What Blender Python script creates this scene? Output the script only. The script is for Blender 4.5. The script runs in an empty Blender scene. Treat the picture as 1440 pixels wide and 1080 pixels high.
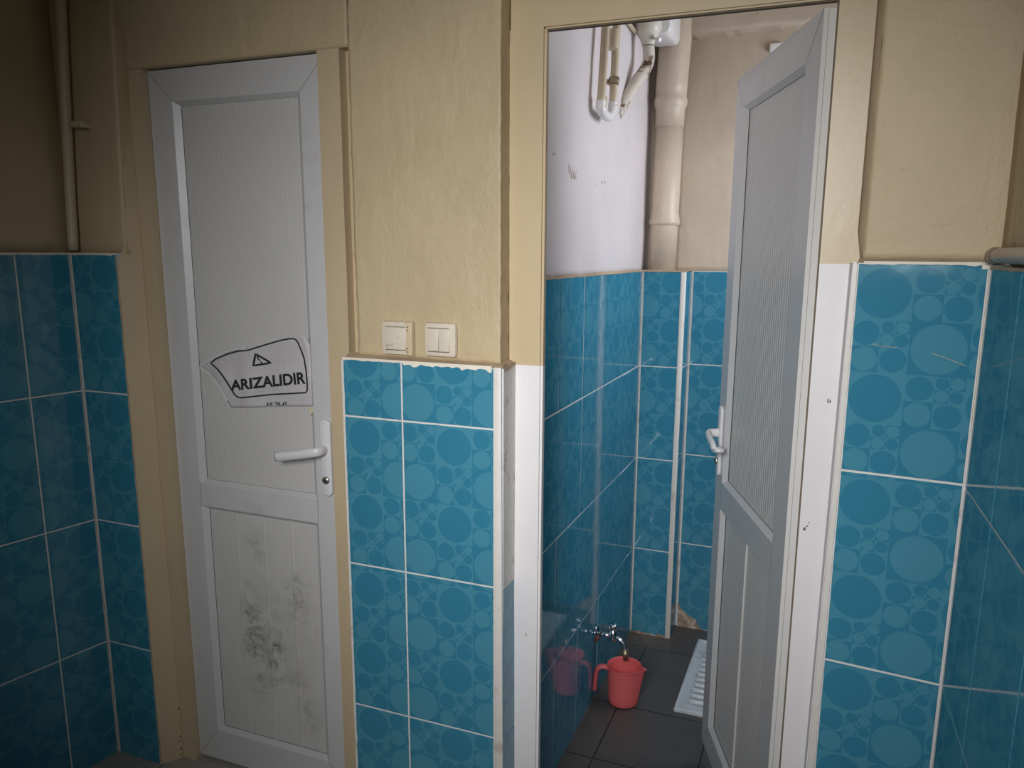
import bpy, bmesh, math, random
from mathutils import Vector, Matrix, noise
random.seed(7)
C = bpy.context.scene.collection
SC = bpy.context.scene
PI = math.pi

# ------------------------------------------------------------------ survey of the room (camera pose) and plane solver
CAM = Vector((0.0, 0.0, 1.555))
YAW, PITCH, ROLL = -0.376566, -0.188800, 0.0059293
FPX, CX, CY = 1098.868, 726.889, 565.984
_f = Vector((math.sin(YAW)*math.cos(PITCH), math.cos(YAW)*math.cos(PITCH), math.sin(PITCH)))
_r0 = Vector((math.cos(YAW), -math.sin(YAW), 0)); _u0 = _r0.cross(_f)
_r = math.cos(ROLL)*_r0 + math.sin(ROLL)*_u0
_u = -math.sin(ROLL)*_r0 + math.cos(ROLL)*_u0
def ray(x, y): return _r*((x-CX)/FPX) - _u*((y-CY)/FPX) + _f
def onY(x, y, Y): d = ray(x, y); return CAM + d*(Y/d.y)
def onX(x, y, X): d = ray(x, y); return CAM + d*(X/d.x)
def onZ(x, y, z): d = ray(x, y); return CAM + d*((z-CAM.z)/d.z)
def lineX(a, b, Y):                       # x as a function of z along an edge seen on the plane Y
    A, B = onY(*a, Y), onY(*b, Y); k = (B.x-A.x)/(B.z-A.z)
    return lambda z: A.x + k*(z-A.z)

# ------------------------------------------------------------------ materials
def new_mat(name):
    m = bpy.data.materials.new(name); m.use_nodes = True
    nt = m.node_tree; nt.nodes.clear()
    out = nt.nodes.new('ShaderNodeOutputMaterial'); b = nt.nodes.new('ShaderNodeBsdfPrincipled')
    nt.links.new(b.outputs[0], out.inputs[0])
    return m, nt, b
def N(nt, t, **kw):
    n = nt.nodes.new(t)
    for k, v in kw.items(): setattr(n, k, v)
    return n
def L(nt, a, b): nt.links.new(a, b)
def setin(n, k, v): n.inputs[k].default_value = v
def math_(nt, op, a, b=None, c=None):
    n = N(nt, 'ShaderNodeMath', operation=op)
    for i, s in enumerate((a, b, c)):
        if s is None: continue
        if isinstance(s, (int, float)): n.inputs[i].default_value = s
        else: L(nt, s, n.inputs[i])
    return n.outputs[0]
def mixc(nt, fac, a, b, mode='MIX'):
    n = N(nt, 'ShaderNodeMix', data_type='RGBA', blend_type=mode)
    for s, i in ((fac, 0), (a, 6), (b, 7)):
        if isinstance(s, (int, float)): n.inputs[i].default_value = s
        elif isinstance(s, tuple): n.inputs[i].default_value = (*s, 1)
        else: L(nt, s, n.inputs[i])
    return n.outputs[2]
def pos(nt): return N(nt, 'ShaderNodeNewGeometry').outputs['Position']
def noisef(nt, vec, scale, detail=4, rough=.55, dist=0.0, stretch=None):
    if stretch:
        mp = N(nt, 'ShaderNodeMapping'); setin(mp, 'Scale', stretch); L(nt, vec, mp.inputs[0]); vec = mp.outputs[0]
    n = N(nt, 'ShaderNodeTexNoise'); setin(n, 'Scale', scale); setin(n, 'Detail', detail); setin(n, 'Roughness', rough); setin(n, 'Distortion', dist)
    L(nt, vec, n.inputs['Vector']); return n.outputs['Fac']
def ramp(nt, f, lo, hi):
    n = N(nt, 'ShaderNodeMapRange'); n.clamp = True
    setin(n, 'From Min', lo); setin(n, 'From Max', hi); L(nt, f, n.inputs[0]); return n.outputs[0]
def bump(nt, b, h, strength, dist):
    n = N(nt, 'ShaderNodeBump'); setin(n, 'Strength', strength); setin(n, 'Distance', dist); L(nt, h, n.inputs['Height']); L(nt, n.outputs[0], b.inputs['Normal'])

def plaster_mat(name, col, dirt=(.25, .17, .10), rough=.55, bs=1.0, vari=.12, dirtamt=.5):
    m, nt, b = new_mat(name); p = pos(nt)
    n1 = noisef(nt, p, 3.0, 5); n2 = noisef(nt, p, 22, 5, .6); n3 = noisef(nt, p, 90, 3, .6)
    c2 = tuple(c*(1-vari) for c in col)
    c = mixc(nt, ramp(nt, n1, .35, .65), col, c2)
    sp = ramp(nt, noisef(nt, p, 45, 3, .7), .70, .78)
    c = mixc(nt, math_(nt, 'MULTIPLY', sp, dirtamt), c, dirt)
    L(nt, c, b.inputs['Base Color']); setin(b, 'Roughness', rough)
    trow = noisef(nt, p, 9, 4, .55, .8, stretch=(1.3, 1.3, .6))
    h = math_(nt, 'ADD', math_(nt, 'MULTIPLY', n2, .5), math_(nt, 'ADD', math_(nt, 'MULTIPLY', n3, .16), math_(nt, 'MULTIPLY', trow, 1.0)))
    bump(nt, b, h, .44*bs, .012)
    return m

def simple_mat(name, col, rough=.4, metal=0.0, var=.06, bs=.0, scale=30, dirt=None, spec=.5):
    m, nt, b = new_mat(name); p = pos(nt)
    n = noisef(nt, p, scale, 4)
    c = mixc(nt, n, tuple(x*(1-var) for x in col), tuple(min(1, x*(1+var)) for x in col))
    if dirt:
        d = ramp(nt, noisef(nt, p, dirt[1], 5, .65), dirt[2], dirt[3]); c = mixc(nt, d, c, dirt[0])
    L(nt, c, b.inputs['Base Color']); setin(b, 'Roughness', rough); setin(b, 'Metallic', metal); setin(b, 'Specular IOR Level', spec)
    if bs: bump(nt, b, n, bs, .004)
    return m

CELL = .0962
def tile_mat(name, dark, light, rough=.07):
    m, nt, b = new_mat(name)
    uv = N(nt, 'ShaderNodeUVMap'); uv.uv_map = 'tile'
    s = N(nt, 'ShaderNodeSeparateXYZ'); L(nt, uv.outputs[0], s.inputs[0])
    U = math_(nt, 'DIVIDE', s.outputs[0], CELL); V = math_(nt, 'DIVIDE', s.outputs[1], CELL)
    def cell(k):
        u = math_(nt, 'MULTIPLY', U, float(k)); v = math_(nt, 'MULTIPLY', V, float(k))
        iu = math_(nt, 'FLOOR', u); iv = math_(nt, 'FLOOR', v)
        fu = math_(nt, 'SUBTRACT', math_(nt, 'SUBTRACT', u, iu), .5); fv = math_(nt, 'SUBTRACT', math_(nt, 'SUBTRACT', v, iv), .5)
        r = math_(nt, 'SQRT', math_(nt, 'ADD', math_(nt, 'MULTIPLY', fu, fu), math_(nt, 'MULTIPLY', fv, fv)))
        inc = ramp(nt, r, .475, .455)
        par = math_(nt, 'FLOORED_MODULO', math_(nt, 'ADD', iu, iv), 2.0)
        return iu, iv, inc, par
    bu, bv, binc, bpar = cell(1); mu, mv, minc, mpar = cell(2); su, sv, sinc, spar = cell(4)
    btone = math_(nt, 'SUBTRACT', 1.0, math_(nt, 'FLOORED_MODULO', bu, 2.0))
    def xor(a, c): return math_(nt, 'ABSOLUTE', math_(nt, 'SUBTRACT', a, c))
    big = xor(math_(nt, 'SUBTRACT', 1.0, btone), binc)
    mid = xor(mpar, minc); sm = xor(spar, sinc)
    odd = math_(nt, 'MULTIPLY', math_(nt, 'FLOORED_MODULO', mu, 2.0), math_(nt, 'FLOORED_MODULO', mv, 2.0))
    def mixf(f, a, c): return math_(nt, 'ADD', math_(nt, 'MULTIPLY', a, math_(nt, 'SUBTRACT', 1.0, f)), math_(nt, 'MULTIPLY', c, f))
    sub = mixf(odd, mid, sm)
    val = mixf(bpar, big, sub)
    p = pos(nt)
    val = math_(nt, 'ADD', math_(nt, 'MULTIPLY', val, .85), math_(nt, 'MULTIPLY', noisef(nt, p, 6, 3), .15))
    L(nt, mixc(nt, val, dark, light), b.inputs['Base Color'])
    setin(b, 'Roughness', rough); setin(b, 'IOR', 1.5)
    bump(nt, b, noisef(nt, p, 14, 2, .5), .10, .004)
    return m

M = {}
M['cream'] = plaster_mat('cream_plaster', (.56, .44, .27))
M['cream_trim'] = plaster_mat('cream_gloss_paint', (.60, .47, .29), rough=.38, bs=.16, vari=.08, dirtamt=.35)
M['cream_frame'] = plaster_mat('cream_frame_paint', (.565, .445, .285), rough=.45, bs=.3, vari=.08, dirtamt=.45)
M['white_trim'] = plaster_mat('white_jamb_paint', (.80, .77, .77), rough=.42, bs=.25, vari=.06, dirtamt=.3)
M['lilac'] = plaster_mat('white_limewash', (.70, .65, .645), dirt=(.45, .36, .30), bs=.5, vari=.10, dirtamt=.35)
M['beige'] = plaster_mat('beige_plaster', (.55, .455, .345), bs=.5)
M['white_wall'] = plaster_mat('white_room_paint', (.62, .56, .47), bs=.4)
M['tile'] = tile_mat('circle_tile', (.036, .205, .315), (.072, .265, .360))
M['grout'] = simple_mat('grout', (.72, .70, .66), .7, var=.15, scale=60, dirt=((.35, .30, .24), 18, .58, .75))
M['trim'] = simple_mat('tile_corner_profile', (.72, .68, .63), .4, var=.08, dirt=((.45, .38, .30), 14, .6, .8))
M['chip'] = simple_mat('chipped_filler', (.78, .72, .60), .6, var=.1)
M['ledge'] = plaster_mat('dirty_ledge', (.50, .38, .25), dirt=(.12, .08, .05), bs=1.0, vari=.35, dirtamt=.7)
M['mortar'] = simple_mat('exposed_mortar', (.30, .215, .15), .9, var=.5, bs=1.0, scale=55, dirt=((.55, .45, .36), 30, .5, .62))
M['pvc'] = simple_mat('white_pvc', (.575, .565, .56), .34, var=.03, dirt=((.40, .38, .36), 5, .62, .85))
M['pvc_line'] = simple_mat('pvc_joint', (.22, .21, .20), .6)
M['gasket'] = simple_mat('black_gasket', (.02, .02, .02), .6)
M['handle'] = simple_mat('handle_plastic', (.72, .71, .72), .28, var=.03)
M['edge'] = simple_mat('lit_profile_edge', (.74, .72, .69), .35, var=.06, scale=8)  # leaf plastic lightened: light falling on the hinge edge put into the colour
M['steel'] = simple_mat('cylinder_steel', (.55, .52, .47), .35, .9)
M['chrome'] = simple_mat('chrome', (.72, .72, .74), .16, 1.0, var=.05)
M['brass'] = simple_mat('worn_brass', (.33, .27, .18), .4, .8, var=.3)
M['paper'] = None
M['ink'] = simple_mat('black_ink', (.02, .02, .022), .6)
M['tape'] = simple_mat('yellowed_tape', (.62, .57, .40), .3)
M['switch'] = simple_mat('switch_plastic', (.66, .585, .47), .33, var=.06, dirt=((.36, .29, .21), 60, .60, .75))
M['switch_paint'] = simple_mat('switch_paint', (.60, .48, .31), .5, var=.1, bs=.3)
M['hole'] = simple_mat('dark_hole', (.03, .02, .02), .8)
M['dirt'] = simple_mat('dirt_and_gap_shade', (.16, .12, .08), .8)  # real dirt and scuffs; also paints the shade in the open door's gaps
M['pipe_paint'] = simple_mat('pipe_paint', (.56, .465, .355), .42, var=.10, bs=.35, scale=35)
M['pipe_cream'] = simple_mat('conduit_paint', (.56, .47, .33), .45, var=.08, bs=.3, scale=40)
M['white_plastic'] = simple_mat('white_plastic', (.78, .77, .76), .25, var=.03)
M['old_plastic'] = simple_mat('old_plastic', (.66, .63, .54), .35, var=.08)
M['rust_pipe'] = simple_mat('rusty_white_pipe', (.62, .57, .48), .5, var=.12, bs=.4, dirt=((.10, .045, .02), 16, .56, .62))
M['pan'] = simple_mat('pan_ceramic', (.62, .66, .68), .25, var=.06, dirt=((.30, .33, .33), 20, .55, .8))
M['pink'] = simple_mat('pink_plastic', (.72, .135, .138), .36, var=.05)

def paper_mat():
    m, nt, b = new_mat('notice_paper'); p = pos(nt)
    n = noisef(nt, p, 14, 4); c = mixc(nt, n, (.46, .43, .45), (.66, .63, .645))
    L(nt, c, b.inputs['Base Color']); setin(b, 'Roughness', .38)
    bump(nt, b, noisef(nt, p, 35, 4, .6, 1.5), .5, .006); return m
M['paper'] = paper_mat()
def tape_clear():
    m, nt, b = new_mat('clear_film')
    p = pos(nt); L(nt, mixc(nt, noisef(nt, p, 30), (.62, .60, .57), (.74, .72, .69)), b.inputs['Base Color']); setin(b, 'Roughness', .2); return m
M['film'] = tape_clear()

def panel_mat():
    # slatted plastic infill with hand-prints and scuffs of its own (kept at their places on the lower panel)
    m, nt, b = new_mat('slat_panel'); p = pos(nt)
    base = mixc(nt, noisef(nt, p, 4, 4), (.51, .495, .475), (.58, .565, .55))
    n = noisef(nt, p, 55, 5, .7, .6); nb = noisef(nt, p, 16, 4, .6, 1.0)
    acc = None
    spots = [((-1.50, 1.69, .44), .055, .30, .9), ((-1.425, 1.69, .40), .05, .25, .8), ((-1.33, 1.69, .60), .06, .16, .6), ((-1.315, 1.69, .24), .06, .13, .7),
             ((-1.46, 1.69, .73), .06, .10, .5), ((-1.48, 1.69, .28), .09, .10, .35), ((-1.37, 1.69, .33), .08, .08, .45), ((-1.40, 1.69, .50), .20, .30, .28),
             ((-1.385, 1.69, 1.555), .006, .006, .8)]
    for (x, y, z), rx, rz, a in spots:
        mp = N(nt, 'ShaderNodeMapping'); setin(mp, 'Location', (-x/rx, 0, -z/rz*1.6)); setin(mp, 'Scale', (1/rx, 0, 1.6/rz)); L(nt, p, mp.inputs[0])
        ln = N(nt, 'ShaderNodeVectorMath', operation='LENGTH'); L(nt, mp.outputs[0], ln.inputs[0])
        f = math_(nt, 'MULTIPLY', ramp(nt, ln.outputs['Value'], 1.0, .1), a)
        acc = f if acc is None else math_(nt, 'ADD', acc, f)
    msk = math_(nt, 'MULTIPLY', math_(nt, 'MULTIPLY', acc, ramp(nt, nb, .40, .60)), ramp(nt, n, .32, .62))
    msk = math_(nt, 'MINIMUM', msk, .85)
    c = mixc(nt, msk, base, (.075, .065, .055))
    L(nt, c, b.inputs['Base Color']); setin(b, 'Roughness', .40); return m
M['panel'] = panel_mat()

def floor_mat(name, col, col2, gx, gy, w=.004, grout=(.02, .02, .02), rough=.45, warm=None):
    m, nt, b = new_mat(name); p = pos(nt)
    s = N(nt, 'ShaderNodeSeparateXYZ'); L(nt, p, s.inputs[0])
    c = mixc(nt, noisef(nt, p, 9, 6, .65), col, col2)
    c = mixc(nt, ramp(nt, noisef(nt, p, 60, 4, .7), .55, .8), c, tuple(x*.55 for x in col))
    def lines(o, g):
        acc = None
        for v in g:
            d = math_(nt, 'ABSOLUTE', math_(nt, 'SUBTRACT', o, v)); f = ramp(nt, d, w, w*.5)
            acc = f if acc is None else math_(nt, 'MAXIMUM', acc, f)
        return acc
    g = math_(nt, 'MAXIMUM', lines(s.outputs[0], gx), lines(s.outputs[1], gy))
    c = mixc(nt, g, c, grout)
    if warm:                                                   # grime heap and dirt in the far corner of the cubicle
        mp = N(nt, 'ShaderNodeMapping'); setin(mp, 'Location', (.62/.12, -3.06/.09, 0)); setin(mp, 'Scale', (1/.12, 1/.09, 0)); L(nt, p, mp.inputs[0])
        ln = N(nt, 'ShaderNodeVectorMath', operation='LENGTH'); L(nt, mp.outputs[0], ln.inputs[0])
        f = math_(nt, 'MULTIPLY', ramp(nt, ln.outputs['Value'], 1.2, .2), ramp(nt, noisef(nt, p, 70, 5, .7), .42, .55))
        c = mixc(nt, f, c, warm)
    L(nt, c, b.inputs['Base Color']); setin(b, 'Roughness', rough)
    bump(nt, b, math_(nt, 'SUBTRACT', noisef(nt, p, 40, 5, .7), math_(nt, 'MULTIPLY', g, 2.0)), .25, .004); return m
M['floor'] = floor_mat('corridor_floor_tile', (.30, .285, .26), (.36, .345, .32), [-2.6, -2.2, -1.8, -1.4, -1.0, -.6, -.2, .2], [-1.4, -1.0, -.6, -.2, .2, .6, 1.0, 1.4], grout=(.16, .15, .13))
M['floor_stall'] = floor_mat('stall_floor_tile', (.062, .056, .053), (.105, .093, .086), [-.600, -.275, .05], [1.87, 2.205, 2.535, 2.985], w=.0035, warm=(.17, .13, .095))

# ------------------------------------------------------------------ mesh helpers
def tag(o, label=None, cat=None, group=None, kind=None):
    if label: o['label'] = label
    if cat: o['category'] = cat
    if group: o['group'] = group
    if kind: o['kind'] = kind
    return o
def thing(name, loc, rotz=0.0, **kw):
    o = bpy.data.objects.new(name, None); C.objects.link(o); o.location = loc; o.rotation_euler = (0, 0, rotz); o.empty_display_size = .1
    return tag(o, **kw)
def wmat(o):
    m = Matrix.Translation(o.location) @ o.rotation_euler.to_matrix().to_4x4()
    return wmat(o.parent) @ m if o.parent else m
def finish(name, bm, mats, parent=None, smooth=False, world=True, bevel=0.0, segs=2, loc=None, **kw):
    """bm holds world coordinates (world=True) or coordinates local to the parent."""
    if parent and world: bm.transform(wmat(parent).inverted())
    if loc is not None: bm.transform(Matrix.Translation(-Vector(loc)))
    bmesh.ops.remove_doubles(bm, verts=bm.verts, dist=1e-6)
    bmesh.ops.recalc_face_normals(bm, faces=bm.faces) if kw.pop('recalc', True) else None
    me = bpy.data.meshes.new(name); bm.to_mesh(me); bm.free()
    for k in (mats if isinstance(mats, (list, tuple)) else [mats]): me.materials.append(M[k])
    o = bpy.data.objects.new(name, me); C.objects.link(o)
    if loc is not None: o.location = loc
    if parent: o.parent = parent
    if smooth: me.shade_smooth()
    if bevel:
        md = o.modifiers.new('Bevel', 'BEVEL'); md.width = bevel; md.segments = segs; md.limit_method = 'ANGLE'; md.angle_limit = math.radians(40)
        me.shade_smooth(); 
    return tag(o, **kw)
def face(bm, pts, mi=0):
    f = bm.faces.new([bm.verts.new(p) for p in pts]); f.material_index = mi; return f
def box(bm, x0, x1, y0, y1, z0, z1, mi=0):
    return hexa(bm, [(x0, y0, z0), (x1, y0, z0), (x1, y1, z0), (x0, y1, z0)], [(x0, y0, z1), (x1, y0, z1), (x1, y1, z1), (x0, y1, z1)], mi)
def hexa(bm, bot, top, mi=0):
    b = [bm.verts.new(p) for p in bot]; t = [bm.verts.new(p) for p in top]; n = len(b); fs = []
    fs.append(bm.faces.new(b[::-1])); fs.append(bm.faces.new(t))
    for i in range(n): fs.append(bm.faces.new((b[i], b[(i+1) % n], t[(i+1) % n], t[i])))
    for f in fs: f.material_index = mi
    return fs
def lathe(bm, prof, origin, axis=(0, 0, 1), n=32, mi=0, cap=True):
    ax = Vector(axis).normalized(); h = Vector((1, 0, 0)) if abs(ax.x) < .9 else Vector((0, 1, 0))
    e1 = ax.cross(h).normalized(); e2 = ax.cross(e1); o = Vector(origin); rings = []
    for r, z in prof:
        rings.append([bm.verts.new(o + ax*z + e1*(r*math.cos(2*PI*i/n)) + e2*(r*math.sin(2*PI*i/n))) for i in range(n)])
    for a, b in zip(rings, rings[1:]):
        for i in range(n):
            f = bm.faces.new((a[i], a[(i+1) % n], b[(i+1) % n], b[i])); f.material_index = mi; f.smooth = True
    if cap:
        for q, rv in ((rings[0], True), (rings[-1], False)):
            f = bm.faces.new(q[::-1] if rv else q); f.material_index = mi
def smoothpath(pts, n=6):
    pts = [Vector(p) for p in pts]; out = []
    for i in range(len(pts)-1):
        p0 = pts[max(i-1, 0)]; p1 = pts[i]; p2 = pts[i+1]; p3 = pts[min(i+2, len(pts)-1)]
        for k in range(n):
            t = k/n
            out.append(.5*((2*p1)+(p2-p0)*t+(2*p0-5*p1+4*p2-p3)*t*t+(3*p1-p0-3*p2+p3)*t**3))
    out.append(pts[-1]); return out
def tube(bm, pts, r, n=14, mi=0, squash=None, cap=True):
    pts = [Vector(p) for p in pts]; rs = r if isinstance(r, (list, tuple)) else [r]*len(pts); rings = []; up = None
    for i, p in enumerate(pts):
        d = (pts[min(i+1, len(pts)-1)] - pts[max(i-1, 0)]).normalized()
        if up is None: up = Vector((0, 0, 1)) if abs(d.z) < .9 else Vector((1, 0, 0))
        e1 = (up - d*up.dot(d)).normalized(); e2 = d.cross(e1); up = e1
        s1, s2 = squash or (1, 1)
        rings.append([bm.verts.new(p + e1*(rs[i]*s1*math.cos(2*PI*k/n)) + e2*(rs[i]*s2*math.sin(2*PI*k/n))) for k in range(n)])
    for a, b in zip(rings, rings[1:]):
        for i in range(n):
            f = bm.faces.new((a[i], a[(i+1) % n], b[(i+1) % n], b[i])); f.material_index = mi; f.smooth = True
    if cap:
        for q, rv in ((rings[0], True), (rings[-1], False)):
            f = bm.faces.new(q[::-1] if rv else q); f.material_index = mi

def tiles(bm, P, n, us, vs, uref, vref, mi=0, mg=1, gap=.0042, rise=.0016, jit=0.0):
    """Glazed tiles with a raised bevelled face over a grout bed. P(u,v) is the wall plane, n its outward normal, uref/vref the corner of each print."""
    n = Vector(n).normalized(); uvl = bm.loops.layers.uv.get('tile') or bm.loops.layers.uv.new('tile'); g = gap/2
    f = bm.faces.new([bm.verts.new(P(u, v)) for u, v in ((us[0], vs[0]), (us[-1], vs[0]), (us[-1], vs[-1]), (us[0], vs[-1]))]); f.material_index = mg
    for i in range(len(us)-1):
        for j in range(len(vs)-1):
            a, b, c, d = us[i], us[i+1], vs[j], vs[j+1]; a += g; b -= g; c += g; d -= g
            if b-a < .004: continue
            o = [bm.verts.new(Vector(P(u, v))) for u, v in ((a, c), (b, c), (b, d), (a, d))]
            e = .0012; tl = [random.uniform(-1, 1)*jit for _ in range(3)]
            q = [(a+e, c+e), (b-e, c+e), (b-e, d-e), (a+e, d-e)]
            t = [bm.verts.new(Vector(P(u, v)) + n*(rise + tl[0] + tl[1]*(u-a)/max(.05, abs(b-a)) + tl[2]*(v-c)/.4)) for u, v in q]
            fs = [bm.faces.new(t)] + [bm.faces.new((o[k], o[(k+1) % 4], t[(k+1) % 4], t[k])) for k in range(4)]
            for k, ff in enumerate(fs):
                ff.material_index = mi
                for lp in ff.loops:
                    vi = t.index(lp.vert) if lp.vert in t else o.index(lp.vert); uu, vv = q[vi]
                    lp[uvl].uv = (abs(uu-uref[i]), vv-vref[j])
def slab(bm, P, n, left, right, v0, v1, nu, nv, amp=.002, t=.05, mi=0, ej=.0025, seed=0, bottom=None):
    """Hand-trowelled plaster: a wavy front face with a skirt back into the wall. left/right: edges as functions of height."""
    n = Vector(n).normalized(); lf = left if callable(left) else (lambda v: left); rf = right if callable(right) else (lambda v: right)
    def ns(p, s): return noise.noise(Vector((p[0]*s+seed, p[1]*s, p[2]*s)))
    G = []
    for j in range(nv+1):
        row = []
        for i in range(nu+1):
            s, w = i/nu, j/nv; vb = v0
            u_ = lf(v0)+(rf(v0)-lf(v0))*s
            if bottom: vb = bottom(u_)
            v = vb+(v1-vb)*w; l, r = lf(v), rf(v)
            if i in (0, nu): s_off = ej*noise.noise(Vector((v*30, seed+i, 0)))
            else: s_off = 0
            u = l+(r-l)*s+s_off; p = Vector(P(u, v))
            p += n*(amp*(ns(p, 4)+.5*ns(p, 11)+.25*ns(p, 30)))
            row.append(bm.verts.new(p))
        G.append(row)
    for j in range(nv):
        for i in range(nu):
            f = bm.faces.new((G[j][i], G[j][i+1], G[j+1][i+1], G[j+1][i])); f.material_index = mi; f.smooth = True
    rim = G[0] + [r[-1] for r in G[1:]] + G[-1][-2::-1] + [r[0] for r in G[-2:0:-1]]
    bk = [bm.verts.new(v.co - n*t) for v in rim]
    for k in range(len(rim)):
        f = bm.faces.new((rim[k], bk[k], bk[(k+1) % len(rim)], rim[(k+1) % len(rim)])); f.material_index = mi
def ragged(bm, A, B, n, dmin, dmax, seg, mi, lift=.0022, cover=1.0, seed=0, down=Vector((0, 0, -1)), up=.004):
    """Ragged chips of old filler hanging over the edge of the tiles."""
    A, B = Vector(A), Vector(B); rnd = random.Random(seed); n = Vector(n).normalized(); prev = None; k = max(2, int((B-A).length/seg))
    for i in range(k+1):
        p = A.lerp(B, i/k); q = noise.noise(Vector((i*.23+seed*7.3, seed, 0)))*.5+.5
        d = dmin+(dmax-dmin)*max(0, (q-.35)/.65)**1.3*(.6+.8*rnd.random()) if rnd.random() < cover else dmin*.4
        cur = (bm.verts.new(p + n*lift - down*up), bm.verts.new(p + n*lift + down*d), bm.verts.new(p - down*up), bm.verts.new(p + down*(d+.0006)))
        if prev:
            for qd in ((prev[0], cur[0], cur[1], prev[1]), (prev[1], cur[1], cur[3], prev[3])):
                f = bm.faces.new(qd); f.material_index = mi
        prev = cur

# ------------------------------------------------------------------ planes
FLOOR_STALL = -.05
Y_LEAF, Y_SUR, Y_LF, Y_PT, Y_PP, Y_S2 = 1.680, 1.660, 1.606, 1.615, 1.641, 1.690
XC, XS = -1.982, -.695                                         # left corner, cubicle side wall
H = 2.60
NY = Vector((0, -1, 0))
# ------------------------------------------------------------------ left wall (slightly splayed)
K = -.20
dl = Vector((K, -1, 0)).normalized(); nl = Vector((1, K, 0)).normalized()
def PL(u, v): return Vector((XC, Y_LF, 0)) + dl*u + Vector((0, 0, v))
bm = bmesh.new()
rows = [-.013, .377, .768, 1.158, 1.547]
tiles(bm, PL, nl, [.0035, .145, .390, .635, .880, 1.125, 1.370, 1.615, 1.86, 2.105, 2.35, 2.595, 2.84, 3.085, 3.33], rows, [-.10]+[.145+.245*i for i in range(13)], rows)
slab(bm, lambda u, v: PL(u, v)-nl*.012, nl, -.03, 3.33, 1.549, H, 60, 24, .003, .03, mi=2, ej=0, seed=3)
q0, q1 = PL(0, 0)-nl*.004, PL(3.4, 0)-nl*.004
hexa(bm, [q0, q1, q1-nl*.12, q0-nl*.12], [p+Vector((0, 0, 1.545)) for p in (q0, q1, q1-nl*.12, q0-nl*.12)], 1)
q0, q1 = PL(0, 1.545)-nl*.03, PL(3.4, 1.545)-nl*.03
hexa(bm, [q0, q1, q1-nl*.1, q0-nl*.1], [p+Vector((0, 0, H-1.545)) for p in (q0, q1, q1-nl*.1, q0-nl*.1)], 2)
ragged(bm, PL(0, 1.545), PL(.6, 1.545), nl, .001, .006, .006, 3, seed=4)
finish('wall_left', bm, ['tile', 'grout', 'cream', 'chip'], kind='structure')

# ------------------------------------------------------------------ narrow wall left of the closed door, with its reveal
bm = bmesh.new()
def PLF(u, v): return Vector((u, Y_LF, v))
tiles(bm, PLF, NY, [XC+.005, -1.806], rows, [XC-.02], rows)
box(bm, XC-.1, -1.8065, Y_LF+.0005, 1.80, -.02, 1.545, 1)
edge_lf = lineX((161, 50), (178, 355), 1.622); edge_rv = lineX((179, 62), (200, 350), Y_SUR)
slab(bm, lambda u, v: Vector((u, 1.622, v)), NY, XC-.02, lambda v: edge_lf(min(v, 2.2)), 1.547, H, 14, 40, .0025, .15, mi=2, seed=9)
# cream reveal beside the door (faces right)
nz = 24; A = []; B = []
for i in range(nz+1):
    z = 2.12*i/nz
    xa = -1.8055+.003*noise.noise(Vector((z*6, 1, 0))) if z < 1.55 else edge_lf(z)-.001
    A.append((xa, Y_LF-.001 if z < 1.55 else 1.6215, z)); B.append((-1.772+.004*noise.noise(Vector((z*5, 4, 0))), Y_SUR-.001, z))
for i in range(nz):
    f = face(bm, [A[i], B[i], B[i+1], A[i+1]], 3); f.smooth = True
rs = random.Random(5)
for k in range(11):
    z = .010+.16*rs.random()**2.0; t_ = .80+.17*rs.random()**.5; p = Vector((-1.8055, Y_LF-.001, z)).lerp(Vector((-1.772, Y_SUR-.001, z)), t_)+Vector((.0012, -.0006, 0)); r = .0011+.0022*rs.random()
    q = [p+Vector((.53*r*math.cos(a), .85*r*math.cos(a), (1.0+rs.random())*r*math.sin(a))) for a in [i*PI/3+.3*rs.random() for i in range(6)]]
    face(bm, q, 5)
ragged(bm, (XC, Y_LF, 1.545), (-1.806, Y_LF, 1.545), NY, .001, .007, .005, 4, seed=12)
ragged(bm, (-1.808, Y_LF, 1.54), (-1.808, Y_LF, 0), NY, .0005, .0045, .01, 3, seed=13, down=Vector((-1, 0, 0)), up=.003)
finish('wall_front_left', bm, ['tile', 'grout', 'cream', 'cream_frame', 'chip', 'dirt'], kind='structure')

# ------------------------------------------------------------------ lintel wall above the closed door
bm = bmesh.new()
slab(bm, lambda u, v: Vector((u, Y_SUR-.0003-.03*max(0, min(1, (v-2.09)/.10))*max(0, min(1, (-1.30-u)/.4)), v)), NY, -1.80, -1.085, 2.0245, H, 60, 60, .0012, .14, mi=0, ej=0, seed=15)
finish('wall_above_door', bm, ['cream'], kind='structure')

# ------------------------------------------------------------------ middle wall (pillar): tiles below, plaster above
bm = bmesh.new()
def PP(u, v): return Vector((u, Y_PT, v))
prow = [-.016, .3675, .767, 1.155, 1.2985]
X_PL, X_PR = -1.100, -.700
tiles(bm, PP, NY, [X_PL, -.936, -.6945], prow, [-1.187, -.942], [-.016, .3675, .767, 1.155], jit=.0004)
box(bm, X_PL, -.672, Y_PT+.002, 1.74, -.05, 1.2975, 1)
def PPS(u, v): return Vector((-.672-.006*(v-.5), Y_PT+u, v))
tiles(bm, PPS, (1, 0, 0), [.0, .075], prow, [0], prow, gap=.003)
lp, rp = lineX((490, 80), (502, 450), Y_PP), lineX((704, 440), (705, 20), Y_PP)
slab(bm, lambda u, v: Vector((u, Y_PP, v)), NY, lambda v: -1.0715+.004*noise.noise(Vector((v*4, 0, 3))), lambda v: -.6895, 1.31, H, 60, 120, .0024, .06, mi=2, seed=21, bottom=lambda u: 1.305+.004*noise.noise(Vector((u*14, 2, 0))))
box(bm, -1.112, -.692, Y_PP+.048, 1.78, 1.295, H, 2)
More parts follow.
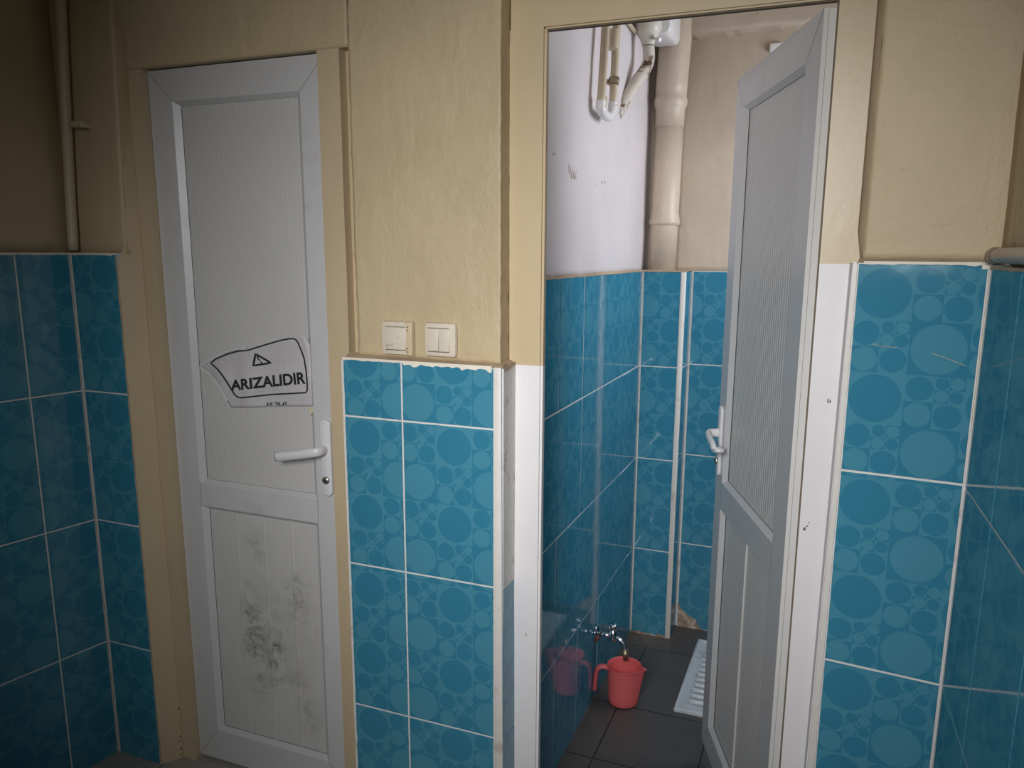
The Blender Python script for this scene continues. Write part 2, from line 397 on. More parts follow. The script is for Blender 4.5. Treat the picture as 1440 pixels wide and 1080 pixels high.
box(bm, -.70, -.66, Y_S2+.013, 1.78, -.05, H, 2)
# sloping dirty ledge between tile edge and plaster
nl_ = 46; prev = None
for i in range(nl_+1):
    x = X_PL+(.420+.004)*i/nl_
    a = Vector((x, Y_PT-.001, 1.2985+.002*noise.noise(Vector((x*30, 0, 0))))); m_ = Vector((x, Y_PT+.013, 1.302+.003*noise.noise(Vector((x*20, 5, 0))))); b_ = Vector((x, Y_PP+.004, 1.311-.004*i/nl_+.004*noise.noise(Vector((x*16, 9, 0)))))
    cur = [bm.verts.new(p) for p in (a, m_, b_)]
    if prev:
        for k in (0, 1):
            f = bm.faces.new((prev[k], cur[k], cur[k+1], prev[k+1])); f.material_index = 3; f.smooth = True
    prev = cur
face(bm, [(-.674, Y_PT, 1.2985), (-.674, Y_S2+.005, 1.304), (-.692, Y_S2+.005, 1.312), (-.692, Y_PP+.002, 1.309)], 3)
ragged(bm, (X_PL, Y_PT, 1.2985), (-.93, Y_PT, 1.2985), NY, .0015, .006, .006, 4, seed=31)
ragged(bm, (-.93, Y_PT, 1.2985), (-.70, Y_PT, 1.2985), NY, .003, .020, .005, 4, seed=37)
ragged(bm, (X_PL+.001, Y_PT, 1.295), (X_PL+.001, Y_PT, -.01), NY, .001, .0055, .008, 1, seed=33, down=Vector((1, 0, 0)), up=.004)
ragged(bm, (-.672, Y_PT+.002, 1.296), (-.674, Y_S2-.002, 1.302), (1, 0, 0), .004, .014, .006, 3, seed=35)
finish('wall_middle', bm, ['tile', 'grout', 'cream', 'ledge', 'chip'], kind='structure')
bm = bmesh.new()
hexa(bm, [(-.6945, Y_PT-.003, -.05), (-.668, Y_PT-.003, -.05), (-.668, Y_PT+.006, -.05), (-.6945, Y_PT+.006, -.05)],
         [(-.6945, Y_PT-.003, 1.300), (-.677, Y_PT-.003, 1.300), (-.677, Y_PT+.006, 1.300), (-.6945, Y_PT+.006, 1.300)])
finish('trim_1', bm, ['trim'], kind='structure', bevel=.0015)

# ------------------------------------------------------------------ wall right of the open door
XR0, YR0, XR1, YR1 = .0445, 1.575, .2535, 1.553
dr = Vector((XR1-XR0, YR1-YR0, 0)).normalized(); nr = Vector((dr.y, -dr.x, 0)); LR = math.hypot(XR1-XR0, YR1-YR0)
def PR(u, v): return Vector((XR0, YR0, 0)) + dr*u + Vector((0, 0, v))
bm = bmesh.new()
rrow = [-.03, .368, .757, 1.1505, 1.5415]
tiles(bm, PR, nr, [0.0, LR-.003], rrow, [-.0962], [-.03, .368, .757, 1.1505])
hexa(bm, [(.024, YR0+.003, -.06), PR(LR+.05, -.06)-nr*.003, (XR1+.05, 1.80, -.06), (.020, 1.80, -.06)], [(.036, YR0+.003, 1.54), PR(LR+.05, 1.54)-nr*.003, (XR1+.05, 1.80, 1.54), (.030, 1.80, 1.54)], 3)
slab(bm, lambda u, v: PR(u, v)-nr*.012, nr, lambda v: .0055+.002*noise.noise(Vector((v*5, 0, 7))), LR+.03, 1.548, H, 30, 90, .0026, .15, mi=2, seed=41)
nl_ = 24; prev = None
for i in range(nl_+1):
    u = LR*i/nl_
    cur = [bm.verts.new(p) for p in (PR(u, 1.5415)+nr*.0015, PR(u, 1.549+.003*noise.noise(Vector((u*40, 3, 0))))-nr*.010)]
    if prev: f = bm.faces.new((prev[0], cur[0], cur[1], prev[1])); f.material_index = 5
    prev = cur
ragged(bm, PR(.01, 1.5405), PR(LR, 1.5405), nr, .0008, .004, .006, 4, seed=43)
ragged(bm, PR(LR-.014, 1.5405), PR(LR-.002, 1.5405), nr, .006, .016, .003, 4, seed=48)
ragged(bm, PR(LR-.001, 1.54), PR(LR-.001, 1.25), nr, .0006, .003, .008, 4, seed=45, down=Vector((-1, 0, 0)), up=.002)
# two cracks in the top tile
for pts in ([(1226, 484), (1240, 487), (1262, 489)], [(1309, 496), (1325, 501), (1340, 507), (1358, 514)]):
    w = [onY(x, y, 1.563)for x, y in pts]
    for a, b_ in zip(w, w[1:]):
        a = PR((a.x-XR0)/dr.x, a.z)+nr*.0021; b_ = PR((b_.x-XR0)/dr.x, b_.z)+nr*.0021
        face(bm, [a-Vector((0, 0, .0006)), b_-Vector((0, 0, .0004)), b_+Vector((0, 0, .0004)), a+Vector((0, 0, .0006))], 5)
finish('wall_front_right', bm, ['tile', 'grout', 'cream', 'white_trim', 'chip', 'ledge'], kind='structure')
bm = bmesh.new()
hexa(bm, [PR(-.016, -.03)+nr*.003, PR(.000, -.03)+nr*.003, PR(.000, -.03)-nr*.012, PR(-.020, -.03)-nr*.012], [PR(-.0075, 1.543)+nr*.003, PR(-.002, 1.543)+nr*.003, PR(-.002, 1.543)-nr*.012, PR(-.009, 1.543)-nr*.012])
ragged(bm, PR(-.001, 1.54), PR(-.001, 0), nr, .0003, .0035, .008, 0, seed=51, down=Vector((1, 0, 0)), lift=.0026)
finish('trim_2', bm, ['trim'], kind='structure')

# ------------------------------------------------------------------ right wall coming towards the viewer
dR = Vector((.03, -1, 0)).normalized(); nR = Vector((-1, -.03, 0)).normalized()
def PRW(u, v): return Vector((XR1, YR1, 0)) + dR*u + Vector((0, 0, v))
bm = bmesh.new()
wrow = [-.03, .37, .757, 1.1455, 1.5355]
wus = [.004, .215]+[.215+.245*i for i in range(1, 14)]
tiles(bm, PRW, nR, wus, wrow, [-.03]+wus[1:-1], wrow)
slab(bm, lambda u, v: PRW(u, v)-nR*.012, nR, -.02, 3.4, 1.545, H, 60, 24, .003, .03, mi=2, seed=61)
a, b_ = PRW(-.02, 0)-nR*.003, PRW(3.45, 0)-nR*.003
hexa(bm, [a, b_, b_-nR*.12, a-nR*.12], [p+Vector((0, 0, 1.535)) for p in (a, b_, b_-nR*.12, a-nR*.12)], 1)
a, b_ = PRW(-.02, 1.53)-nR*.03, PRW(3.45, 1.53)-nR*.03
hexa(bm, [a, b_, b_-nR*.1, a-nR*.1], [p+Vector((0, 0, H-1.53)) for p in (a, b_, b_-nR*.1, a-nR*.1)], 2)
ragged(bm, PRW(0, 1.534), PRW(.6, 1.534), nR, .001, .006, .006, 3, seed=63)
finish('wall_right', bm, ['tile', 'grout', 'cream', 'ledge'], kind='structure')

# ------------------------------------------------------------------ floors, ceiling, wall behind with its opening
bm = bmesh.new(); box(bm, -2.75, .45, -.75, 1.72, -.12, 0); finish('floor', bm, ['floor'], kind='structure')
bm = bmesh.new(); box(bm, -.76, .42, 1.72, 3.36, -.17, FLOOR_STALL); finish('floor_stall', bm, ['floor_stall'], kind='structure')
bm = bmesh.new(); box(bm, -2.85, .55, -.8, 3.40, H, H+.1); finish('ceiling', bm, ['white_wall'], kind='structure')
WX0, WX1, WZ0, WZ1 = -.58, .04, 1.53, 2.23
YB0, YB1 = -.72, -.60
bm = bmesh.new()
box(bm, -2.85, WX0, YB0, YB1, 0, H); box(bm, WX1, .5, YB0, YB1, 0, H)
box(bm, WX0, WX1, YB0, YB1, 0, WZ0); box(bm, WX0, WX1, YB0, YB1, WZ1, H)
finish('wall_behind', bm, ['white_wall'], kind='structure')

# ------------------------------------------------------------------ cubicle walls
bm = bmesh.new()
def PS(u, v): return Vector((XS, u, v))
srow = [-.05, .3335, .727, 1.1105, 1.4885]
sus = [1.74, 1.835, 2.08, 2.315, 2.57, 2.835, 3.10]
tiles(bm, PS, (1, 0, 0), sus, srow, [1.59]+sus[1:-1], srow, jit=.0006)
box(bm, -.80, XS-.002, 1.745, 3.30, -.06, 1.487, 1)
slab(bm, lambda u, v: Vector((XS-.008, u, v)), (1, 0, 0), 1.74, 3.26, 1.487, H, 60, 50, .004, .10, mi=2, seed=71)
nl_ = 60; prev = None
for i in range(nl_+1):
    y = 1.75+1.36*i/nl_
    cur = [bm.verts.new(p) for p in ((XS+.002, y, 1.4865+.002*noise.noise(Vector((y*25, 0, 0)))), (XS+.001, y, 1.491+.003*noise.noise(Vector((y*18, 3, 0)))), (XS-.008, y, 1.496+.005*noise.noise(Vector((y*12, 6, 0)))))]
    if prev:
        for k in (0, 1): f = bm.faces.new((prev[k], cur[k], cur[k+1], prev[k+1])); f.material_index = 3; f.smooth = True
    prev = cur
for (x, y, h, w) in [(801, 235, 16, .004), (804, 241, 20, .004), (808, 245, 14, .005), (811, 240, 8, .003), (838, 258, 6, .004), (846, 256, 5, .003), (850, 255, 4, .003), (779, 215, 4, .002)]:
    p, q = onX(x, y-h*.5, XS-.005), onX(x+2, y+h*.5, XS-.005)
    face(bm, [p, p+Vector((0, w*2, -.01)), q+Vector((0, w, 0)), q-Vector((0, w, 0))], 3)
finish('wall_stall_left', bm, ['tile', 'grout', 'lilac', 'ledge', 'chip'], kind='structure')

bm = bmesh.new()
XB = -.522
def PB(u, v): return Vector((u, 3.10, v))
tiles(bm, PB, NY, [XS+.006, XB-.018], srow, [XS-.02], srow)
def PBS(u, v): return Vector((XB, 3.10+u, v))
tiles(bm, PBS, (1, 0, 0), [0, .132], srow, [0], srow)
box(bm, XS, XB-.002, 3.102, 3.30, -.06, 1.487, 1)
box(bm, XS, XB, 3.096, 3.24, 1.486, 1.4935, 2)
ragged(bm, (XS+.005, 3.10, -.048), (XB-.02, 3.10, -.048), NY, .002, .028, .007, 3, seed=81, down=Vector((0, 0, 1)), up=.003)
finish('wall_stall_box', bm, ['tile', 'grout', 'ledge', 'mortar'], kind='structure')
bm = bmesh.new(); box(bm, XB-.018, XB+.001, 3.0965, 3.106, -.05, 1.4885); finish('trim_3', bm, ['trim'], kind='structure', bevel=.002)

bm = bmesh.new()
def PK(u, v): return Vector((u, 3.232, v))
tiles(bm, PK, NY, [XB+.0065, -.32, -.075, .17, .40], srow, [-.565, -.32, -.075, .17], srow)
box(bm, XB-.02, .42, 3.234, 3.36, -.06, 1.487, 1)
slab(bm, lambda u, v: Vector((u, 3.240, v)), NY, XS-.02, .42, 1.487, H, 50, 50, .004, .10, mi=2, seed=85)
# broken tile corner with bare mortar
pts = [(953, 881), (953, 848), (958, 856), (964, 862), (970, 867), (977, 871), (982, 880), (988, 886)]
w = [onY(x, y, 3.228) for x, y in pts]; cen = sum(w, Vector())/len(w)
for a, b_ in zip(w, w[1:]+w[:1]): face(bm, [cen, a, b_], 3)
for i, (a, b_) in enumerate(zip(w, w[1:]+w[:1])): face(bm, [a, b_, b_+Vector((0, .006, 0)), a+Vector((0, .006, 0))], 3)
# boxed beam under the ceiling
slab(bm, lambda u, v: Vector((u, 3.15, v)), NY, XS+.02, .42, 2.365, H, 40, 12, .005, .10, mi=2, ej=.0, seed=88, bottom=lambda u: 2.365+.010*noise.noise(Vector((u*9, 1, 0)))+.006*noise.noise(Vector((u*31, 4, 0))))
finish('wall_stall_back', bm, ['tile', 'grout', 'beige', 'mortar'], kind='structure')

bm = bmesh.new()                                                # right side of the cubicle, with its window opening
SY0, SY1, SZ0, SZ1 = 2.45, 3.05, 1.55, 2.25
for y0, y1, z0, z1 in ((1.74, SY0, -.06, H), (SY1, 3.30, -.06, H), (SY0, SY1, -.06, SZ0), (SY0, SY1, SZ1, H)): box(bm, .40, .50, y0, y1, z0, z1)
tiles(bm, lambda u, v: Vector((.398, u, v)), (-1, 0, 0), [1.80+.245*i for i in range(6)]+[3.232], srow, [1.80+.245*i for i in range(6)], srow, mi=1, mg=2)
finish('wall_stall_right', bm, ['lilac', 'tile', 'grout'], kind='structure')

# ------------------------------------------------------------------ doors
def leaf(par, W, HT, a, b, zr, lower_planks=4, rib=.0013):
    """Plastic door leaf in local coordinates: x along the width, y into the leaf, z up. a,b: panel opening; zr: heights of the openings."""
    T = .044; rec = .013; ch = .016
    bm = bmesh.new(); xs = [0, a, b, W]; zs = [0, zr[0], zr[1], zr[2], zr[3], HT]
    for i in range(3):
        for j in range(5):
            if i == 1 and j in (1, 3): continue
            face(bm, [(xs[i], 0, zs[j]), (xs[i+1], 0, zs[j]), (xs[i+1], 0, zs[j+1]), (xs[i], 0, zs[j+1])])
            face(bm, [(xs[i], T, zs[j]), (xs[i+1], T, zs[j]), (xs[i+1], T, zs[j+1]), (xs[i], T, zs[j+1])])
    for q in ([(0, 0, 0), (W, 0, 0), (W, T, 0), (0, T, 0)], [(0, 0, HT), (W, 0, HT), (W, T, HT), (0, T, HT)], [(0, 0, 0), (0, T, 0), (0, T, HT), (0, 0, HT)]): face(bm, q)
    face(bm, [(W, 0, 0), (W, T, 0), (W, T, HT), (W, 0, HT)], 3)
    for yy in (.009,): face(bm, [(W+.0004, yy, .002), (W+.0004, yy+.0008, .002), (W+.0004, yy+.0008, HT-.002), (W+.0004, yy, HT-.002)], 2)
    for z0, z1 in ((zr[0], zr[1]), (zr[2], zr[3])):
        o = [(a, 0, z0), (b, 0, z0), (b, 0, z1), (a, 0, z1)]; i_ = [(a+ch, rec, z0+ch*.7), (b-ch, rec, z0+ch*.7), (b-ch, rec, z1-ch*.7), (a+ch, rec, z1-ch*.7)]
        g = [(a+ch, rec+.003, z0+ch*.7), (b-ch, rec+.003, z0+ch*.7), (b-ch, rec+.003, z1-ch*.7), (a+ch, rec+.003, z1-ch*.7)]
        bk = [(a, T, z0), (b, T, z0), (b, T, z1), (a, T, z1)]
        for k in range(4):
            k2 = (k+1) % 4; face(bm, [o[k], o[k2], i_[k2], i_[k]]); face(bm, [i_[k], i_[k2], g[k2], g[k]], 1)
            face(bm, [bk[k], bk[k2], g[k2], g[k]])
    e = .0003; lw = .0007                                       # mitre and butt joints of the profiles
    def ln(x0, z0, x1, z1):
        d = Vector((x1-x0, 0, z1-z0)).normalized(); n = Vector((-d.z, 0, d.x))*lw
        p, q = Vector((x0, -e, z0)), Vector((x1, -e, z1)); face(bm, [p-n, q-n, q+n, p+n], 2)
    ln(0, HT, a, zr[3]); ln(W, HT, b, zr[3]); ln(0, 0, a, zr[0]); ln(W, 0, b, zr[0])
    ln(b, zr[1], b, zr[2]); ln(a, zr[1], a, zr[2])
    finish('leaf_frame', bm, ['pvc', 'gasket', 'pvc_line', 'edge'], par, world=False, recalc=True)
    for nm, z0, z1, planks in (('upper_panel', zr[2], zr[3], 1), ('lower_panel', zr[0], zr[1], lower_planks)):
        bm = bmesh.new(); y = rec+.002; x0, x1 = a+ch-.004, b-ch+.004; zz0, zz1 = z0+.004, z1-.004; prof = []
        nrib = 29 if planks == 1 else 40; stp = (x1-x0)/nrib
        for k in range(nrib):
            x = x0+stp*k
            joint = planks > 1 and k and k % (nrib//planks) == 0
            hgt = rib if planks == 1 else (.0045 if joint else rib*.6); wd = .0024 if planks == 1 else (.0042 if joint else .0020)
            prof += [(x, y), (x+wd*.4, y-hgt), (x+wd*.7, y-hgt), (x+wd, y)]
        prof.append((x1, y))
        for p, q in zip(prof, prof[1:]): face(bm, [(p[0], p[1], zz0), (q[0], q[1], zz0), (q[0], q[1], zz1), (p[0], p[1], zz1)])
        face(bm, [(x0, .03, zz0), (x1, .03, zz0), (x1, .03, zz1), (x0, .03, zz1)])
        for xx in (x0, x1): face(bm, [(xx, y, zz0), (xx, .03, zz0), (xx, .03, zz1), (xx, y, zz1)])
        finish(nm, bm, ['panel'], par, world=False, recalc=False)
def rounded_plate(bm, x0, x1, z0, z1, y0, y1, r, n=7, mi=0):
    out = []
    for cx, cz, s in ((x1-r, z1-r, 0), (x0+r, z1-r, 1), (x0+r, z0+r, 2), (x1-r, z0+r, 3)):
        for k in range(n+1):
            t = PI/2*(s+k/n); out.append((cx+r*math.cos(t), cz+r*math.sin(t)))
    hexa(bm, [(x, y1, z) for x, z in out], [(x, y0, z) for x, z in out], mi)
def handle(par, cx, z, side, drop=0.0, L_=.128):
    """Backplate, lever and lock cylinder; side = +1 lever points to +x."""
    bm = bmesh.new(); rounded_plate(bm, cx-.0165, cx+.0165, z-.128, z+.080, -.010, .0, .0158)
    pl = finish('handle_plate', bm, ['handle'], par, world=False, bevel=.003)
    bm = bmesh.new(); yo = -.043
    pts = smoothpath([(cx, -.008, z), (cx, -.026, z), (cx+side*.006, yo+.004, z), (cx+side*.030, yo, z-drop*.2), (cx+side*.08, yo, z-drop*.6), (cx+side*L_, yo+.002, z-drop)], 5)
    if side > 0: pts += [Vector((cx+side*(L_+.008), yo+.012, z-drop)), Vector((cx+side*(L_+.009), yo+.026, z-drop))]
    tube(bm, pts, .0122, 14, squash=(1.05, .70)); finish('lever', bm, ['handle'], par, world=False, smooth=True)
    bm = bmesh.new(); lathe(bm, [(.0, 0), (.0105, 0), (.0105, .004), (.009, .006), (0.0001, .006)], (cx, -.010, z-.083), (0, -1, 0), 24, cap=False)
    box(bm, cx-.008, cx+.008, -.0172, -.0155, z-.0845, z-.0815, 1)
    finish('lock_cylinder', bm, ['steel', 'hole'], pl, world=False)

D1 = thing('door_1', (-1.722, Y_LEAF, .012), label='closed white plastic door with a paper notice taped on it, in the left opening', cat='door', kind='structure')
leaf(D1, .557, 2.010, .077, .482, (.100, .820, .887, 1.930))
handle(D1, .520, 1.032, -1, drop=.026, L_=.135)
bm = bmesh.new()                                                # painted frame of the closed door
XL0 = -1.776; XRi = -1.1725; XRo = -1.1105
def fr_post(x0, x1, z0, z1, mi=0): box(bm, x0, x1, Y_SUR, Y_LEAF+.055, z0, z1, mi)
nz = 30
def wob(z, s): return .0025*noise.noise(Vector((z*5, s, 0)))
for i in range(nz):
    z0, z1 = 2.0245*i/nz, 2.0245*(i+1)/nz
    hexa(bm, [(XL0, Y_SUR, z0), (-1.7235, Y_SUR, z0), (-1.7235, Y_LEAF+.05, z0), (XL0, Y_LEAF+.05, z0)], [(XL0, Y_SUR, z1), (-1.7235, Y_SUR, z1), (-1.7235, Y_LEAF+.05, z1), (XL0, Y_LEAF+.05, z1)])
    hexa(bm, [(XRi, Y_SUR, z0), (XRo+wob(z0, 2), Y_SUR, z0), (XRo+wob(z0, 2), Y_LEAF+.05, z0), (XRi, Y_LEAF+.05, z0)], [(XRi, Y_SUR, z1), (XRo+wob(z1, 2), Y_SUR, z1), (XRo+wob(z1, 2), Y_LEAF+.05, z1), (XRi, Y_LEAF+.05, z1)])
box(bm, -1.7235, XRi, Y_LEAF+.046, Y_LEAF+.05, .0, 2.03, 1)
finish('door_frame', bm, ['cream_frame', 'gasket'], D1)

Fp, Lp = Vector((-.2745, 2.318, 0)), Vector((-.0495, 1.722, 0)); W2 = (Lp-Fp).length
D2 = thing('door_2', (Fp.x, Fp.y, .035), math.atan2(Lp.y-Fp.y, Lp.x-Fp.x), label='white plastic door standing open into the toilet cubicle on the right', cat='door', kind='structure')
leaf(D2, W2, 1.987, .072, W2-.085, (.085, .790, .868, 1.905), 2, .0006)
handle(D2, .040, 1.010, 1, drop=.028, L_=.085)
bm = bmesh.new()                                                # frame of the open door: cream above the tile line, white below
xl0, xl1 = (lambda z: -.6875-.004*(z-1.2)), (lambda z: -.6115)
xr0, xr1 = (lambda z: -.0225), (lambda z: .0425 if z > 1.55 else .052)
def post(fa, fb, zs, y0, y1, split):
    for z0, z1 in zip(zs, zs[1:]):
        mi = 1 if (z0+z1)/2 < split else 0
        hexa(bm, [(fa(z0), y0, z0), (fb(z0), y0, z0), (fb(z0), y1, z0), (fa(z0), y1, z0)], [(fa(z1), y0, z1), (fb(z1), y0, z1), (fb(z1), y1, z1), (fa(z1), y1, z1)], mi)
post(xl0, xl1, [-.05, .4, .9, 1.298, 1.6, 1.9, 2.032], Y_S2, Y_S2+.014, 1.298)
post(lambda z: xl1(z), lambda z: -.6060, [-.05, 1.0, 1.298, 1.7, 2.032], Y_S2+.006, Y_S2+.020, 1.298)
box(bm, -.0262, -.0225, Y_S2+.004, Y_S2+.016, -.05, 2.03, 3)  # dark strip painting the shade in the gap between hinge edge and jamb
for x, z, w_, h_ in ((-.012, .985, .003, .004), (-.007, .992, .002, .002), (-.004, 1.0, .0015, .0015), (.014, 1.263, .0015, .005), (.018, 1.262, .0015, .004), (-.64, .62, .001, .006)):
    face(bm, [(x-w_, Y_S2-.0004, z-h_), (x+w_, Y_S2-.0004, z-h_*.6), (x+w_*.7, Y_S2-.0004, z+h_), (x-w_*.6, Y_S2-.0004, z+h_*.8)], 3)
post(xr0, xr1, [-.05, .5, 1.0, 1.538, 1.60, 2.032], Y_S2, Y_S2+.016, 1.538)
box(bm, -.6875, .0435, Y_S2, Y_S2+.016, 2.032, 2.16, 0)
box(bm, -.6115, -.0225, Y_S2+.006, Y_S2+.024, 2.0285, 2.040, 0)
box(bm, -.6115, -.0225, Y_S2+.010, Y_S2+.022, 2.026, 2.0287, 3)  # dark strip standing in for the shaded gap under the head
finish('door_frame', bm, ['cream_trim', 'white_trim', 'pvc', 'dirt'], D2)
bm = bmesh.new(); box(bm, -.70, .06, Y_S2+.012, 1.80, 2.10, H); box(bm, .0585, .30, 1.712, 1.80, 1.545, H); box(bm, .030, .30, 1.712, 1.80, -.05, 1.545); box(bm, .02, .30, 1.795, 1.80, -.05, H); finish('wall_above_stall_door', bm, ['cream'], kind='structure')

# ------------------------------------------------------------------ notice on the closed door
YPN = Y_LEAF+.0095
def bulge(p): 
    return -.0022*math.sin((p.x+1.62)*16)-.003*math.exp(-((p.x+1.46)/.02)**2)+.002*noise.noise(Vector((p.x*14, 0, p.z*14)))
def pn(x, y, off=0.0):
    p = onY(x, y, YPN); p.y += bulge(p)-off-.002; return p
def polyat(P, t):
    n = len(P)-1; k = min(int(t*n), n-1); f = t*n-k; return (P[k][0]+(P[k+1][0]-P[k][0])*f, P[k][1]+(P[k+1][1]-P[k][1])*f)
top = [(279.4, 515), (296, 506), (312, 498.3), (330, 493.5), (346, 490), (353, 490.5), (365, 486), (377, 482.7), (400, 476.5), (426, 470.6)]
rgt = [(426, 470.6), (431, 476), (435, 487), (438.7, 499.6), (440, 525), (441, 548), (441.6, 571)]
bot = [(326, 572), (350, 572), (380, 571.6), (410, 571.2), (441.6, 571)]
lft = [(279.4, 515), (290, 521), (301.4, 530.7), (310, 543), (318.3, 557), (326, 572)]
def coons(s, t):
    T, B_, L_, R_ = polyat(top, s), polyat(bot, s), polyat(lft, t), polyat(rgt, t)
    o = []
    for k in (0, 1):
        bl = (1-s)*(1-t)*top[0][k]+s*(1-t)*top[-1][k]+(1-s)*t*bot[0][k]+s*t*bot[-1][k]
        o.append((1-t)*T[k]+t*B_[k]+(1-s)*L_[k]+s*R_[k]-bl)
    return o
NT = thing('paper_notice', onY(365, 530, YPN-.01), label='crumpled white paper notice with black lettering, taped on the closed door', cat='notice')
bm = bmesh.new(); n_ = 36; G = [[bm.verts.new(pn(*coons(i/n_, j/n_))) for i in range(n_+1)] for j in range(n_+1)]
for j in range(n_):
    for i in range(n_): bm.faces.new((G[j][i], G[j][i+1], G[j+1][i+1], G[j+1][i])).smooth = True
o = finish('sheet', bm, ['paper'], NT, smooth=True); md = o.modifiers.new('Solidify', 'SOLIDIFY'); md.thickness = .0004; md.offset = 0
def ribbon(bm, pts, w, off=.0012, closed=False, mi=0):
    pts = [Vector((p[0], p[1])) for p in pts]
    if closed: pts = pts+[pts[0]]
    d2 = []
    for a, b_ in zip(pts, pts[1:]):
        k = max(1, int((b_-a).length/3)); d2 += [a.lerp(b_, i/k) for i in range(k)]
    d2.append(pts[-1]); prev = None
    for i, p in enumerate(d2):
        d = (d2[min(i+1, len(d2)-1)]-d2[max(i-1, 0)])
        if closed and i in (0, len(d2)-1): d = d2[1]-d2[-2]
        d.normalize(); nn = Vector((-d.y, d.x))*w/2
        cur = (bm.verts.new(pn(*(p-nn), off)), bm.verts.new(pn(*(p+nn), off)))
        if prev: f = bm.faces.new((prev[0], cur[0], cur[1], prev[1])); f.material_index = mi
        prev = cur
bm = bmesh.new()
ribbon(bm, [(297.6, 510.5), (305, 504.5), (322, 497.5), (336, 493.6), (350.7, 492.2), (362, 488.5), (377, 483.8), (395, 478.5), (407, 476.3), (413, 476.2), (417, 478.5), (420, 484), (424.5, 494), (428.6, 505), (431.5, 521), (432.8, 540), (432.6, 549), (430.5, 552), (415, 553), (385, 554.5), (360, 557), (340, 558.8), (335.5, 557.5), (332, 554), (328.5, 548), (322, 538), (315.5, 528), (308, 519)], 2.1, closed=True)
finish('border', bm, ['ink'], NT, recalc=False)
bm = bmesh.new()
ribbon(bm, [(360.3, 497.5), (381.5, 510.2), (357.3, 514.0)], 2.8, closed=True)
ribbon(bm, [(362.5, 502.5), (366.5, 507.5)], 1.8); ribbon(bm, [(367.3, 508.8), (369, 510.6)], 2.0); ribbon(bm, [(361.8, 501.6), (364.5, 501.6)], 1.6)
finish('warning_triangle', bm, ['ink'], NT, recalc=False)
def text_mesh(s, bold=.0):
    cu = bpy.data.curves.new('t', 'FONT'); cu.body = s; cu.offset = bold; cu.resolution_u = 4; cu.fill_mode = 'FRONT'
    o = bpy.data.objects.new('t', cu); C.objects.link(o); bpy.context.view_layer.update()
    me = bpy.data.meshes.new_from_object(o.evaluated_get(bpy.context.evaluated_depsgraph_get()))
    bpy.data.objects.remove(o); bpy.data.curves.remove(cu); return me
def put_text(s, quad, bold, name, cut=None):
    me = text_mesh(s, bold); bm = bmesh.new(); bm.from_mesh(me); bpy.data.meshes.remove(me)
    xs = [v.co.x for v in bm.verts]; ys = [v.co.y for v in bm.verts]; x0, x1, y0, y1 = min(xs), max(xs), min(ys), max(ys)
    if cut:
        bmesh.ops.bisect_plane(bm, geom=bm.verts[:]+bm.edges[:]+bm.faces[:], plane_co=(0, y0+(y1-y0)*cut, 0), plane_no=(0, 1, 0), clear_inner=True); y0 = y0+(y1-y0)*cut
    bmesh.ops.triangulate(bm, faces=bm.faces[:]); bmesh.ops.subdivide_edges(bm, edges=[e for e in bm.edges if e.calc_length() > .15], cuts=2)
    bl, br, tr, tl = quad
    for v in bm.verts:
        s_, t_ = (v.co.x-x0)/(x1-x0), (v.co.y-y0)/(y1-y0)
        px = [(1-s_)*(1-t_)*bl[k]+s_*(1-t_)*br[k]+s_*t_*tr[k]+(1-s_)*t_*tl[k] for k in (0, 1)]
        v.co = pn(*px, .0012)
    finish(name, bm, ['ink'], NT, recalc=False)
put_text('ARIZALIDIR', [(327.0, 549.0), (431.0, 539.4), (429.6, 522.2), (325.6, 534.2)], .034, 'lettering')
put_text('AR 29-45', [(374.0, 570.4), (404.5, 569.6), (404.2, 564.6), (374.0, 565.6)], .020, 'small_lettering', cut=.38)
bm = bmesh.new()
ribbon(bm, [(281.5, 516.2), (294, 524), (304, 534), (313, 547), (322, 563)], 3.4, off=.0008)
finish('clear_tape', bm, ['film'], NT, recalc=False, label='glossy strip of clear tape along the paper edge'); bm = bmesh.new()
ribbon(bm, [(282, 513.4), (297, 505), (313, 497), (331, 491.5), (349, 488.6)], 1.8, off=.0008)
finish('clear_tape', bm, ['film'], NT, recalc=False, label='glossy strip of clear tape along the paper edge'); bm = bmesh.new()
ribbon(bm, [(427.5, 473), (433, 482), (437, 498), (438.5, 520)], 4, off=.0008)
finish('clear_tape', bm, ['film'], NT, recalc=False, label='glossy strip of clear tape along the paper edge')
bm = bmesh.new()
w = [onY(x, y, Y_LEAF+.004) for x, y in ((434, 572.5), (440.8, 571), (441, 580), (436.5, 583.5), (433.5, 577))]
hexa(bm, w, [p-Vector((0, .0012, 0)) for p in w]); finish('tape_scrap', bm, ['tape'], NT, label='small yellowed scrap of tape under the corner')

